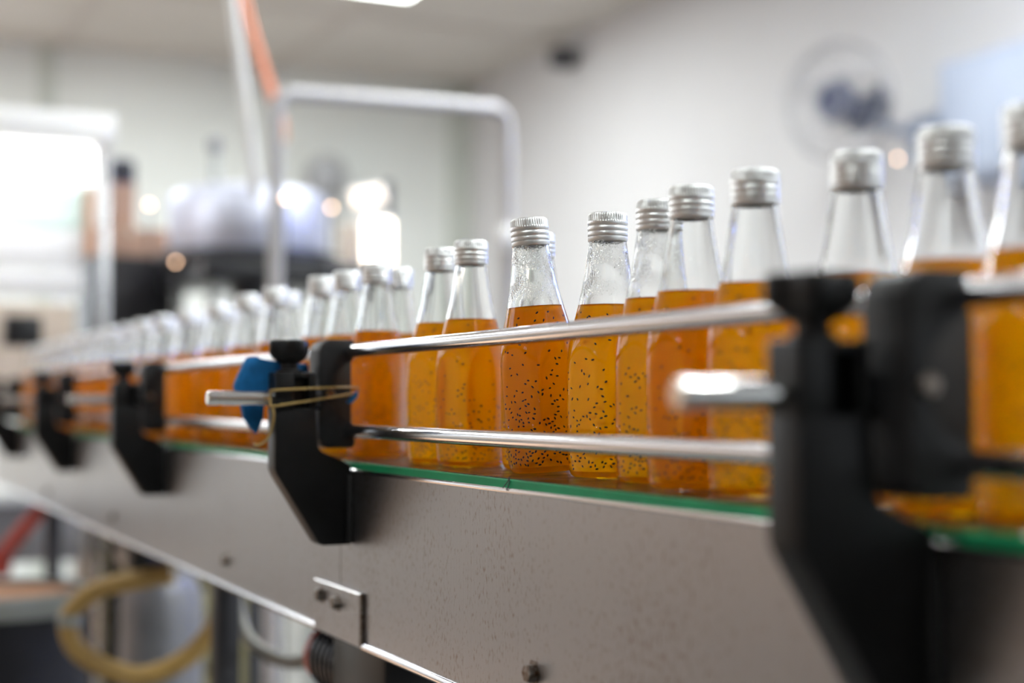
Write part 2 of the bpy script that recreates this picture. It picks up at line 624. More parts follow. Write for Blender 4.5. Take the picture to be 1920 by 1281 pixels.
# legs with feet
for (lx, ly) in ((.4875, 1.90), (.4875, 3.40), (.4875, -.20)):
    lg = part('leg', box(B(), lx - .016, lx + .016, ly - .016, ly + .016, .06, BELT - .030, .003), 'dark_grey_metal', conv)
    part('foot', lathe(B(), [(0, 0), (.045, 0), (.045, .012), (.018, .022), (.018, .062), (0, .062)], 20, (lx, ly, 0)), 'brown_carton', lg)
    part('cross_brace', box(B(), PX0 + .003, PX1 - .003, ly - .012, ly + .012, BELT - .140, BELT - .110, .003), 'dark_grey_metal', conv)

# drive motor hung under the seam
mt = thing('drive_motor', 'black gear motor with reddish cap hung under the conveyor seam', 'motor', (0.49, 1.31, BELT - .237))
part('gearbox', box(B(), -.05, .05, -.12, .02, -.06, .085, .008), 'machine_black', mt)
part('motor_body', lathe(B(), [(0, -.06), (.030, -.06), (.033, -.055), (.033, .10), (.028, .11), (0, .11)], 28, (-.005, .02, .035), 'y'), 'dark_grey_metal', mt)
for k in range(7):
    part('cooling_fin', lathe(B(), [(.0335, k * .014), (.0365, k * .014), (.0365, k * .014 + .004), (.0335, k * .014 + .004)], 28, (-.005, .03, .035), 'y'), 'dark_grey_metal', mt)
part('end_cap', lathe(B(), [(0, 0), (.030, 0), (.030, .025), (.022, .035), (0, .035)], 28, (-.005, .13, .032), 'y'), 'red_paint', mt)
part('mount_plate', box(B(), -.055, .055, -.10, .0, .0855, .0985, .002), 'steel', mt)

# ------------------------------------------------------------------ guide rails
RX, RR = 0.4210, 0.0058
RZU, RZL = BELT + .0950, BELT + .0265
for z, lab in ((RZU, 'upper polished steel guide rail running in front of the bottle necks'),
               (RZL, 'lower polished steel guide rail running low across the bottle bodies')):
    bm = B()
    tube(bm, [(RX, Y0, z), (RX, Y1 - .15, z)], RR, 24)
    o = part('guide_rail', bm, 'polished_steel')
    o['label'], o['category'], o['group'] = lab, 'guide rail', 'guide rails along the conveyor'

# ------------------------------------------------------------------ guide rail brackets
BTH = 0.023
BDX = -0.0095


def arc(cx, cz, r, a0, a1, n):
    return [(cx + r * math.cos(a0 + (a1 - a0) * i / n), cz + r * math.sin(a0 + (a1 - a0) * i / n)) for i in range(n + 1)]


def make_bracket(y, label, clamp_dy, knob_rot, rod_x0=.3076, web_x=.4365):
    t = thing('rail_bracket', label, 'bracket', (BDX, y, BELT), group='rail brackets along the conveyor')
    bm = B()
    prism(bm, [(.362, .046), (.362, -.005), (.364, -.010), (.4000, -.0675), (.4040, -.070), (.4292, -.070), (.4292, -.003),
               (.4230, .0005), (.4020, .008), (.398, .013), (.398, .046)], 0, BTH, 'xz', .0012)
    box(bm, .3622, .3978, .010, BTH - .0002, .044, .0765, .0012)
    box(bm, .3622, .3785, .0003, .012, .044, .0764, .0012)
    box(bm, .3915, .3978, .0003, .012, .044, .0764, .0012)
    box(bm, .3770, .3930, .0004, .012, .0715, .0763, .0010)
    part('bracket_body', bm, 'black_plastic', t)
    part('mounting_flange', box(B(), .4250, .4297, -.004, BTH + .004, -.068, -.010, .001), 'grey_black_plastic', t)
    # clamping knob with lobes on a threaded stem
    yc = BTH / 2
    part('stem', lathe(B(), [(0, .076), (.0105, .076), (.0105, .0785), (.0075, .079), (.0075, .086), (0, .086)], 20, (.377, yc, 0)), 'grey_black_plastic', t)

    def lob(r, h, a):
        return r * (1 + .20 * math.cos(4 * (a - knob_rot)))
    kb = B()
    lathe(kb, [(0, .084), (.0080, .084), (.0100, .0855), (.0150, .0900), (.0162, .0930), (.0162, .1010), (.0148, .1035), (.0060, .1045), (0, .1045)],
          48, (.377, yc, 0), 'z', lob)
    part('knob', kb, 'black_plastic', t)
    # adjusting rod across the conveyor
    rod = B()
    x0 = rod_x0
    lathe(rod, [(0, x0), (.0052, x0), (.0062, x0 + .0012), (.0062, x0 + .0085), (.0056, x0 + .0090), (.0056, x0 + .0125), (.0062, x0 + .0130),
                (.0062, .3770), (0, .3770)], 24, (0, yc + .002, .0545), 'x')
    lathe(rod, [(0, .3930), (.0062, .3930), (.0062, .404), (0, .404)], 24, (0, yc + .002, .0545), 'x')
    part('rod', rod, 'rod_steel', t)
    part('rod_collar', lathe(B(), [(.0063, .3975), (.0098, .3975), (.0105, .3985), (.0105, .4030), (.0063, .4030)], 20, (0, yc + .002, .0545), 'x'), 'dark_grey_metal', t)
    # C-shaped clamp that holds both rails
    cy0 = clamp_dy
    cl = B()
    notch = arc(.4375, .0600, .0270, math.radians(262), math.radians(98), 14)
    prism(cl, [(.4360, .1000), (.4340, .1050), (.4120, .1050), (.4060, .1015), (.4035, .0955), (.4035, .0200), (.4060, .0145),
               (.4110, .0120), (.4340, .0120), (.4360, .0160)] + [p for p in notch], cy0, cy0 + .030, 'xz', .0010)
    c = part('rail_clamp', cl, 'grey_black_plastic', t)
    part('clamp_web', box(B(), .412, web_x, cy0 + .012, cy0 + .018, .031, .089, .001), 'brown_black', c)
    part('clamp_screw', lathe(B(), [(0, -.0035), (.0038, -.0035), (.0046, -.002), (.0046, .001), (0, .001)], 16, (.4125, cy0, .058), 'y'), 'bolt_steel', c)
    return t


make_bracket(0.4840, 'large blurred black rail bracket nearest the camera, with a slotted post', -.016, math.radians(150), .314, .4470)
make_bracket(1.2150, 'black rail bracket with blue foam and a tan rubber band tied on', .010, math.radians(20))
make_bracket(1.9550, 'black rail bracket left of the one with blue foam', .020, math.radians(30))
make_bracket(2.6900, 'blurred black rail bracket, third counted from the right', .020, math.radians(10))
make_bracket(3.4300, 'blurred black rail bracket cut by the left picture edge', .020, math.radians(40))

# ------------------------------------------------------------------ bottles
NSEG = 96
LEVEL = 0.1180                              # juice level above the base
PROF = [(.0, .0022), (.014, .0020), (.0205, .0004), (.0235, .0002), (.0252, .0012), (.0265, .0035), (.0274, .0075), (.0282, .0150), (.0288, .0280),
        (.0292, .0450), (.0293, .0620), (.0291, .0720), (.0286, .0800), (.0277, .0870), (.0264, .0940), (.0246, .1020), (.0226, .1100),
        (.0206, .1180), (.0188, .1260), (.0171, .1350), (.0156, .1440), (.0143, .1530), (.0133, .1600), (.0126, .1650), (.0123, .1700), (.0123, .1790), (.0112, .1800)]
APO = 0.0268                                # distance of the six flats from the axis


def prof_r(z, pr=PROF):
    for (r0, z0), (r1, z1) in zip(pr[4:], pr[5:]):
        if z0 <= z <= z1:
            return r0 + (r1 - r0) * (z - z0) / (z1 - z0)
    return pr[4][0] if z < pr[4][1] else pr[-1][0]


def hexed(r, a, apo=APO):
    """Round section with six flats cut into it (smooth minimum)."""
    d = (a % (PI / 3)) - PI / 6
    flat = apo / math.cos(d)
    k = .0007
    h = max(k - abs(r - flat), 0) / k
    return min(r, flat) - h * h * k * .25


def fine(pr, n=3):
    out = []
    for (r0, z0), (r1, z1) in zip(pr, pr[1:]):
        for i in range(n):
            out.append((r0 + (r1 - r0) * i / n, z0 + (z1 - z0) * i / n))
    out.append(pr[-1])
    return out


def make_glass():
    outer = PROF[:8] + fine(PROF[8:], 3)
    inner = [(.0105, .1800)]
    for z in (.179, .170, .165, .160, .153, .144, .135, .126, .120):
        inner.append((prof_r(z) - .0019, z))
    inner += [(prof_r(LEVEL) - .0019, LEVEL), (.010, LEVEL), (0, LEVEL)]
    bm = B()
    lathe(bm, outer + inner, NSEG, rfun=lambda r, h, a: hexed(r, a) if h < .112 and r > .02 and h > .0001 and r > .0206 else r)
    return bm


def liq_r(z, a):
    return hexed(prof_r(z), a) - .0014


def make_juice():
    bm = B()
    zs = [.0045, .0060, .0085, .013, .020, .030, .045, .060, .070, .077, .083, .089, .095, .101, .107, .112, .1165]
    prof = [(0, .0042), (.018, .0043)] + [(prof_r(z) - .0014, z) for z in zs] + [(prof_r(LEVEL) - .0032, LEVEL - .0004), (0, LEVEL - .0004)]
    lathe(bm, prof, NSEG, rfun=lambda r, h, a: min(r, hexed(prof_r(h), a) - .0014) if h > .0044 and r > .0195 else r)
    return bm


def make_seeds(seed, count, low):
    rnd = random.Random(seed)
    bm = B()
    placed, gap2 = [], .0023 ** 2
    for i in range(count):
        if rnd.random() < low:
            z = .006 + abs(rnd.gauss(0, 1)) * .026
        else:
            z = rnd.uniform(.008, LEVEL - .004)
        if z > LEVEL - .002:
            continue
        a = rnd.uniform(0, 2 * PI)
        q3 = (math.cos(a) * .027, math.sin(a) * .027, z)
        if any((q3[0] - w[0]) ** 2 + (q3[1] - w[1]) ** 2 + (q3[2] - w[2]) ** 2 < gap2 for w in placed):
            continue
        placed.append(q3)
        depth = rnd.choice((-.0007, -.0006, -.0005, -.0003, -.0001))
        r = liq_r(z, a) - depth
        c = Vector((r * math.cos(a), r * math.sin(a), z))
        u = Vector((-math.sin(a), math.cos(a), 0))
        w = Vector((0, 0, 1))
        n = Vector((math.cos(a), math.sin(a), 0))
        th = rnd.gauss(0, .9)
        d1 = u * math.cos(th) + w * math.sin(th)
        d2 = -u * math.sin(th) + w * math.cos(th)
        L, W, T = rnd.uniform(.0010, .00135), rnd.uniform(.00056, .00072), .00045
        tip0, tip1 = bm.verts.new(c - d1 * L), bm.verts.new(c + d1 * L)
        rings = []
        for s, k in ((-.55, .82), (.1, 1.0), (.62, .75)):
            rings.append([bm.verts.new(c + d1 * (L * s) + d2 * (W * k * math.cos(q * PI / 3)) + n * (T * k * math.sin(q * PI / 3))) for q in range(6)])
        for q in range(6):
            p = (q + 1) % 6
            bm.faces.new((tip0, rings[0][p], rings[0][q]))
            bm.faces.new((rings[0][q], rings[0][p], rings[1][p], rings[1][q]))
            bm.faces.new((rings[1][q], rings[1][p], rings[2][p], rings[2][q]))
            bm.faces.new((rings[2][q], rings[2][p], tip1))
    return bm


def make_cap():
    bm = B()
    pr = [(0, .1806), (.0098, .1806), (.0118, .1820), (.0128, .1814), (.01345, .1802), (.01350, .1765), (.0139, .1757), (.0140, .1745), (.0138, .1735),
          (.01335, .1729), (.01335, .1724), (.01385, .1717), (.0140, .1706), (.0138, .1696), (.01345, .1690), (.01345, .1686), (.0138, .1680), (.0139, .1668),
          (.0138, .1660), (.0136, .1657), (.0127, .1657)]
    pr = [(0, .1812), (.0098, .1816)] + pr[2:]
    n = 192

    def knurl(r, h, a):
        if .1760 < h < .1806 and r > .0132:
            return r + .00030 * (1 if (int(round(a / (2 * PI) * n)) % 4) < 2 else -1)
        return r
    lathe(bm, pr, n, rfun=knurl)
    return bm


def make_band():
    bm = B()
    lathe(bm, [(.0127, .1654), (.0137, .1654), (.0139, .1645), (.01385, .1632), (.0135, .1622), (.0128, .1620)], 96)
    return bm


G_DRY = mesh('glass', make_glass(), 'bottle_glass', 60)
G_WET = G_DRY.copy()
G_WET.materials.clear()
G_WET.materials.append(MATS['bottle_glass_wet'])
JUICE = mesh('juice', make_juice(), 'amber_juice', 60)
SEEDS = [mesh('seeds', make_seeds(11, 1050, .80), 'seed_black', 80), mesh('seeds', make_seeds(12, 700, .66), 'seed_black', 80),
         mesh('seeds', make_seeds(13, 650, .6), 'seed_black', 80), mesh('seeds', make_seeds(14, 420, .8), 'seed_black', 80)]
CAP = mesh('cap', make_cap(), 'aluminium', 40)
BAND = mesh('tamper_band', make_band(), 'aluminium', 40)

first = None


def bottle(x, y, rz, label, wet=False, sv=0, tilt=None):
    global first
    if first is None:
        t = thing('juice_bottle', label, 'bottle', group='juice bottles on the conveyor')
        link('glass', G_DRY, t)
        link('juice', JUICE, t)
        s = link('seeds', SEEDS[0], t)
        s['kind'] = 'stuff'
        c = link('cap', CAP, t)
        c['label'] = 'silver knurled aluminium screw cap'
        link('tamper_band', BAND, c)
        first = t
    else:
        t = first.copy()
        COL.objects.link(t)
        for ch in first.children:
            q = ch.copy()
            COL.objects.link(q)
            q.parent = t
            for g in ch.children:
                w = g.copy()
                COL.objects.link(w)
                w.parent = q
    t['label'] = label
    t.location = (x, y, BELT - .0001)
    t.rotation_euler = (0, 0, rz)
    if tilt:                                # (direction it leans to, degrees)
        d = Vector((tilt[0], tilt[1], 0)).normalized()
        a = math.radians(tilt[2])
        axis = Vector((0, 0, 1)).cross(d)
        R = Matrix.Rotation(a, 4, axis) @ Matrix.Rotation(rz, 4, 'Z')
        t.matrix_world = Matrix.Translation((x, y, BELT + .0245 * math.sin(a))) @ R
    for ch in t.children:
        if ch.name.startswith('glass'):
            ch.data = G_WET if wet else G_DRY
        if ch.name.startswith('seeds'):
            ch.data = SEEDS[sv]
            ch.rotation_euler = (0, 0, (sv * 1 + len(COL.objects)) % 6 * PI / 3)
    return t


rd = random.Random(5)
NEAR = [
    (0.4860, 0.4935, 0, 2, 'rightmost juice bottle, half cut by the right picture edge'),
    (0.4880, 0.5525, 0, 1, 'large blurred juice bottle second from the right edge, just right of the nearest bracket'),
    (0.4940, 0.6270, 0, 3, 'blurred juice bottle rising directly behind the nearest black bracket'),
    (0.4810, 0.7010, 0, 1, 'juice bottle just left of the nearest black bracket'),
    (0.4820, 0.7700, 0, 3, 'juice bottle overlapping the wet bottle behind it, second left of the nearest bracket'),
    (0.4950, 0.8320, 1, 2, 'juice bottle half hidden behind another one, third left of the nearest bracket'),
    (0.4980, 0.9040, 1, 1, 'sharp upright juice bottle with misted neck, right of the leaning bottle'),
    (0.4795, 0.9605, 1, 0, 'sharply focused juice bottle leaning to the left, with droplets in its neck'),
    (0.5070, 1.0330, 0, 2, 'juice bottle hidden behind the leaning one, only the cap edge showing'),
    (0.4840, 1.1080, 0, 3, 'juice bottle first to the left of the leaning bottle'),
    (0.4840, 1.1730, 0, 2, 'juice bottle second to the left of the leaning bottle'),
    (0.4820, 1.3250, 0, 1, 'juice bottle just right of the blue foam bracket, in front of another one'),
    (0.5220, 1.3730, 0, 2, 'juice bottle peeking out behind the one right of the blue foam bracket'),
    (0.4850, 1.4210, 0, 3, 'juice bottle rising behind the clamp of the blue foam bracket'),
    (0.5080, 1.5470, 0, 0, 'juice bottle half hidden behind the knob of the blue foam bracket'),
    (0.4810, 1.4900, 0, 1, 'juice bottle rising right behind the knob of the blue foam bracket'),
]
for (x, y, wet, sv, lab) in NEAR:
    tilt = (-.90, .43, 4.2) if 'leaning to the left' in lab else None
    bottle(x, y, math.radians(-6 + rd.uniform(-3, 3)), lab, bool(wet), sv, tilt)
ORD = ['first', 'second', 'third', 'fourth', 'fifth', 'sixth', 'seventh', 'eighth', 'ninth', 'tenth', 'eleventh', 'twelfth', 'thirteenth', 'fourteenth',
       'fifteenth', 'sixteenth', 'seventeenth', 'eighteenth', 'nineteenth', 'twentieth', 'twenty-first', 'twenty-second', 'twenty-third', 'twenty-fourth',
       'twenty-fifth', 'twenty-sixth', 'twenty-seventh', 'twenty-eighth', 'twenty-ninth', 'thirtieth', 'thirty-first', 'thirty-second', 'thirty-third', 'thirty-fourth']
FAR = [(.479, 1.655), (.512, 1.715), (.479, 1.776), (.512, 1.850), (.481, 1.932), (.512, 2.010), (.479, 2.096), (.511, 2.180), (.480, 2.267)]
yy = 2.335
k = 0
while yy < 3.74:
    FAR.append(((.506, .480)[k % 2] + rd.uniform(-.002, .002), yy))
    yy += .0655
    k += 1
for i, (x, y) in enumerate(FAR):
    side = 'front row' if x < .495 else 'rear row'
    bottle(x, y, math.radians(-6 + rd.uniform(-5, 5)), 'blurred juice bottle, %s one left of the blue foam bracket knob, %s' % (ORD[i], side), False, i % 4)

# ------------------------------------------------------------------ blue foam and rubber band on the second bracket
YBK = 1.215
outline = [(.3335, .0640), (.3370, .0745), (.3440, .0890), (.3530, .0900), (.3600, .0855), (.3800, .0850), (.3985, .0840), (.3990, .0715), (.3800, .0690), (.3620, .0660),
           (.3590, .0540), (.3590, .0380), (.3535, .0240), (.3470, .0290), (.3415, .0400), (.3400, .0520)]
bm = B()
prism(bm, outline, YBK + BTH + .001, YBK + BTH + .008, 'xz', .0014, 2)
bmesh.ops.subdivide_edges(bm, edges=bm.edges[:], cuts=1, use_grid_fill=True)
for v in bm.verts:
    v.co += Vector((noise.noise(v.co * 90) * .0012, abs(noise.noise(v.co * 70)) * .002, noise.noise(v.co * 110) * .0012))
    v.co.z += BELT
    v.co.x += BDX
o = part('foam_scrap', bm, 'blue_foam')
o['label'], o['category'] = 'torn blue foam scrap tucked behind the bracket post', 'foam'
bm = B()
cdy = YBK + .010
loop = [(.3600, YBK - .0018, .0610), (.3800, YBK - .0022, .0622), (.4100, YBK - .0010, .0635), (.4300, cdy - .0030, .0640), (.4376, cdy - .0010, .0630), (.4380, cdy + .0005, .0600),
        (.4340, cdy - .0026, .0585), (.4150, YBK - .0008, .0560), (.3950, YBK - .0016, .0528), (.3750, YBK - .0022, .0500), (.3600, YBK - .0018, .0478),
        (.3578, YBK + .001, .0490), (.3578, YBK + .001, .0590)]
tube(bm, [(p[0] + BDX, p[1], p[2] + BELT) for p in smooth_path(loop, 6, True)], .0010, 8, True)
o = part('rubber_band', bm, 'rubber_tan')
o['label'], o['category'] = 'tan rubber band stretched between bracket post and rail clamp', 'rubber band'
bm = B()
tail = [(.3590, YBK - .0012, .0480), (.3602, YBK - .001, .0400), (.3596, YBK + .002, .0300), (.3560, YBK + .004, .0200), (.3500, YBK + .004, .0155), (.3440, YBK + .002, .0160)]
tube(bm, [(p[0] + BDX, p[1], p[2] + BELT) for p in smooth_path(tail, 6)], .0011, 8)
part('loose_end', bm, 'rubber_tan', o)

bm = B()
prism(bm, [(.4270, .0505), (.4325, .0590), (.4368, .0610), (.4372, .0560), (.4315, .0500)], YBK + .0060, YBK + .0092, 'xz', .0008)
for v in bm.verts:
    v.co += Vector((BDX, 0, BELT))
o = part('foam_scrap', bm, 'blue_foam')
o['label'], o['category'] = 'tiny blue foam bit held by the rubber band on the clamp', 'foam'

# a fibre scrap on the green strip
bm = B()
tube(bm, smooth_path([(PX0 - .001, .907, BELT - .0060), (PX0 + .001, .903, BELT - .0012), (PX0 + .0012, .902, BELT + .0012), (PX0 + .001, .901, BELT - .002),
                      (PX0 - .0012, .9005, BELT - .0075)], 5), .00035, 6)
o = part('fibre_scrap', bm, 'dark_grey_metal')
o['label'], o['category'] = 'tiny dark fibre caught on the green edge strip', 'fibre'

# ------------------------------------------------------------------ machine the conveyor runs into (far left)
cb = thing('filling_cabinet', 'white hooded cabinet with pale panels at the far end of the conveyor', 'machine', (0, 0, 0))
CX0, CX1, CY0, CY1 = -.15, .712, 3.80, 4.50
part('hood', box(B(), CX0, CX1 + .01, CY0 - .01, CY1, 1.612, 1.692, .012), 'white_plastic', cb)
for (px, py) in ((CX1 - .024, CY0), (CX0, CY0), (CX1 - .024, CY1 - .024), (CX0, CY1 - .024)):
    part('post', box(B(), px, px + .024, py, py + .024, .0, 1.612, .003), 'steel', cb)
part('light_box', box(B(), CX0 + .03, CX1 - .035, CY0 + .03, CY0 + .05, 1.520, 1.606, .004), 'cabinet_glow', cb)
for (z0, z1, m_) in ((1.455, 1.515, 'pale_acrylic'), (1.395, 1.449, 'pale_acrylic'), (1.300, 1.389, 'white_acrylic'), (1.225, 1.294, 'white_acrylic')):
    part('panel', box(B(), CX0 + .03, CX1 - .06, CY0 + .02, CY0 + .03, z0, z1, .003), m_, cb)
part('inner_board', box(B(), CX0 + .03, CX1 - .035, CY0 + .30, CY0 + .32, .95, 1.222), 'beige_board', cb)
part('guide_block', box(B(), .470, .560, CY0 + .06, CY0 + .12, 1.10, 1.178, .006), 'machine_black', cb)
part('bench', box(B(), CX0 + .03, CX1 - .03, CY0 + .16, CY1 - .03, .55, .70, .006), 'machine_grey', cb)
cl_ = bpy.data.lights.new('cabinet_light', 'AREA')
cl_.shape, cl_.size, cl_.size_y, cl_.energy = 'RECTANGLE', .6, .08, 2.0
clo = bpy.data.objects.new('cabinet_light', cl_)
COL.objects.link(clo)
clo.parent = cb
clo.location = (.30, CY0 + .16, 1.56)
clo.rotation_euler = (math.radians(-50), 0, 0)
part('warm_streak', tube(B(), [(CX1 - .050, CY0 + .01, 1.33), (CX1 - .050, CY0 + .01, 1.50)], .012, 14), 'peach_board', cb)  # added peach rod standing in for the warm reflection on the post

# ------------------------------------------------------------------ rotary drum machine
dm = thing('drum_machine', 'blurred silver drum on a black base behind the bottles', 'machine', (1.15, 4.09, 0))
part('drum', lathe(B(), [(0, 1.566), (.15, 1.563), (.195, 1.553), (.216, 1.540), (.222, 1.525), (.222, 1.385), (.215, 1.375), (0, 1.375)], 48), 'brushed_blue_steel', dm)
part('drum_ring', lathe(B(), [(0, 1.345), (.245, 1.345), (.255, 1.355), (.255, 1.370), (.245, 1.376), (0, 1.376)], 48), 'dark_grey_metal', dm)
st = part('spindle', lathe(B(), [(0, 1.56), (.012, 1.56), (.012, 1.670), (0, 1.670)], 16, (-.10, .0, 0)), 'rim_pale', dm)
part('spindle_knob', lathe(B(), [(0, 1.66), (.018, 1.665), (.021, 1.69), (.014, 1.705), (0, 1.707)], 16, (-.10, .0, 0)), 'machine_grey', st)
part('base_slab', box(B(), -.19, .30, -.24, .26, 1.285, 1.344, .01), 'machine_black', dm)
part('column', lathe(B(), [(0, .02), (.12, .02), (.12, .05), (.05, .08), (.05, 1.285), (0, 1.285)], 32), 'dark_grey_metal', dm)
for (dx, dy) in ((-.15, -.19), (.26, -.19), (-.15, .21), (.26, .21)):
    part('leg', tube(B(), [(dx, dy, 0), (dx, dy, 1.285)], .017, 14), 'rim_pale', dm)

bx = thing('control_cabinet', 'black control cabinet left of the silver drum', 'cabinet', (.875, 4.52, 0))
part('body', box(B(), -.10, .13, -.13, .17, .05, 1.392, .008), 'machine_black', bx)
dr = part('door', box(B(), .1305, .1365, -.11, .15, .12, 1.34, .002), 'machine_grey', bx)
part('handle', box(B(), .137, .149, .10, .115, .85, 1.0, .003), 'steel', dr)
part('front_door', box(B(), -.085, .115, -.137, -.131, .12, 1.36, .002), 'machine_black', bx)
part('plinth', box(B(), -.09, .12, -.12, .16, 0, .05), 'machine_grey', bx)

for (x, y, w, d, z0, h, lab, m_) in ((.890, 4.53, .115, .12, 1.3925, .085, 'brown carton on the black control cabinet, left one', 'brown_carton'),
                                     (.93, 4.66, .05, .06, 1.3925, .12, 'tall brown carton behind on the black control cabinet', 'brown_carton')):
    if w < .06:
        x, y = .915, 4.655
        w, d = .034, .030
    t = thing('carton', lab, 'box', (x, y, z0), group='cartons on the control cabinet')
    part('carton_body', box(B(), -w, w * .98, -d * .9, d * .25, 0, h, .003), m_, t)
    part('tape', box(B(), -.012, .012, -d * .9 - .0012, d * .25 + .0012, h - .02, h + .0012), 'beige_board', t)

nb = thing('blue_motor', 'small dark blue motor on the carton beside the white hood', 'motor', (.868, 4.50, 1.4775))
part('motor_housing', lathe(B(), [(0, 0), (.036, 0), (.040, .006), (.040, .060), (.034, .072), (0, .074)], 24, (0, -.03, .135), 'z'), 'navy_box', nb)
part('motor_pedestal', box(B(), -.035, .035, -.065, .005, 0, .135, .004), 'brown_carton', nb)
part('terminal_box', box(B(), -.028, .028, -.075, -.05, .15, .195, .003), 'machine_black', nb)

# warm bright spots: emissive faces on boxes, added glint beads on stems
wl = thing('glow_box', 'glaring warm white glowing box on a stand left of the corner', 'lamp', (1.76, 4.70, 0))  # emissive faces on plain boxes make this bright patch
part('stand', tube(B(), [(0.06, .05, 0), (0.06, .05, 1.72)], .014, 14), 'dark_grey_metal', wl)
part('stand_base', lathe(B(), [(0, 0), (.16, 0), (.16, .012), (.03, .03), (0, .03)], 28, (.06, .05, 0)), 'dark_grey_metal', wl)
hs = part('glow_housing', box(B(), -.065, .05, -.03, .035, 1.405, 1.590, .008), 'white_plastic', wl)
part('glow_face', box(B(), -.055, .040, -.038, -.031, 1.425, 1.575, .003), 'warm_glow', hs)
part('side_housing', box(B(), -.135, -.070, -.02, .02, 1.42, 1.56, .006), 'beige_board', wl)
rf = part('tilted_box', box(B(), -.075, .050, -.02, .0, -.035, .035, .006), 'white_plastic', wl, (-.03, -.005, 1.655), (0, math.radians(-14), 0))
part('tilted_face', box(B(), -.066, .042, -.027, -.021, -.026, .026, .003), 'peach_glow', rf)


def glint(x, y, z, r, label, stem):  # emissive bead stands in for a reflected warm glint; socket and stem added
    t = thing('warm_glint', label, 'lamp', (x, y, z), group='small glowing beads standing for glints')
    part('bulb_glass', lathe(B(), [(0, -r), (r * .7, -r * .7), (r, 0), (r * .7, r * .7), (0, r)], 16), 'glint_glow', t)
    part('bead_socket', lathe(B(), [(0, -r - .02), (r * .8, -r - .02), (r * .8, -r * .75), (0, -r * .75)], 16), 'dark_grey_metal', t)
    part('bead_stem', tube(B(), [(0, 0, -r - .018), (0, 0, -stem)], .004, 8), 'dark_grey_metal', t)


glint(1.168, 3.805, 1.505, .0065, 'warm round light spot at the end of the orange hose', 1.508)
glint(1.308, 3.843, 1.493, .0060, 'warm round light spot right of the silver drum', 1.493)
glint(.915, 4.300, 1.5325, .0060, 'warm round light spot left of the silver drum top', .138)
glint(.918, 3.98, 1.339, .0050, 'dim warm light spot in front of the black cabinet', 1.339)

# diagonal tubes and the bent pipe frame
wt = thing('feed_tube', 'white slanted feed tube coming down from the ceiling', 'tube')
part('tube_shaft', tube(B(), [(.757, 3.316, 2.87), (.942, 3.299, 1.455)], .0125, 16), 'white_plastic', wt)
part('tube_nozzle', lathe(B(), [(0, 1.425), (.009, 1.43), (.0145, 1.455), (.0145, 1.49), (0, 1.49)], 16, (.9415, 3.299, 0)), 'white_plastic', wt)
part('ceiling_flange', lathe(B(), [(0, 2.86), (.04, 2.86), (.04, 2.88), (0, 2.88)], 20, (.757, 3.316, 0)), 'steel', wt)
oh = thing('orange_hose', 'orange hose hanging from the ceiling beside the white tube', 'hose')
part('hose_body', tube(B(), smooth_path([(.78, 3.52, 2.87), (.865, 3.505, 2.35), (.963, 3.487, 1.934), (1.034, 3.465, 1.690), (1.046, 3.462, 1.655), (1.052, 3.461, 1.62)], 6), .0115, 14), 'orange_hose', oh)
part('hose_fitting', lathe(B(), [(0, 1.595), (.013, 1.595), (.013, 1.628), (0, 1.628)], 14, (1.052, 3.461, 0)), 'peach_board', oh)

uf = thing('pipe_frame', 'bent steel pipe frame arching behind the bottles', 'frame')
cor = .045
A, Cc = Vector((.952, 3.178, 0)), Vector((1.583, 3.312, 0))
dxy = (Cc - A).normalized()
ZT = 1.655


def cpt(base, sgn):
    return [base + Vector((0, 0, ZT - cor)), base + dxy * (sgn * cor * .12) + Vector((0, 0, ZT - cor * .55)), base + dxy * (sgn * cor * .5) + Vector((0, 0, ZT - cor * .13)),
            base + dxy * (sgn * cor) + Vector((0, 0, ZT))]


A2, C2 = A + Vector((0, 0, 0)), Cc + Vector((0, 0, 0.035))
path = [A + Vector((0, 0, .0)), A + Vector((0, 0, .8))] + cpt(A, 1)
right = cpt(Cc, -1)[::-1] + [Cc + Vector((0, 0, .8)), Cc.copy()]
right = [p + Vector((0, 0, .035 if p.z > 1 else 0)) for p in right]
part('bent_pipe', tube(B(), path + right, .0165, 18), 'frame_paint', uf)
for p in (A, Cc):
    part('base_flange', lathe(B(), [(0, 0), (.05, 0), (.05, .012), (.02, .014), (0, .014)], 20, tuple(p)), 'steel', uf)
part('sensor_box', box(B(), 1.545, 1.625, 3.27, 3.30, 1.335, 1.395, .005), 'white_plastic', uf)


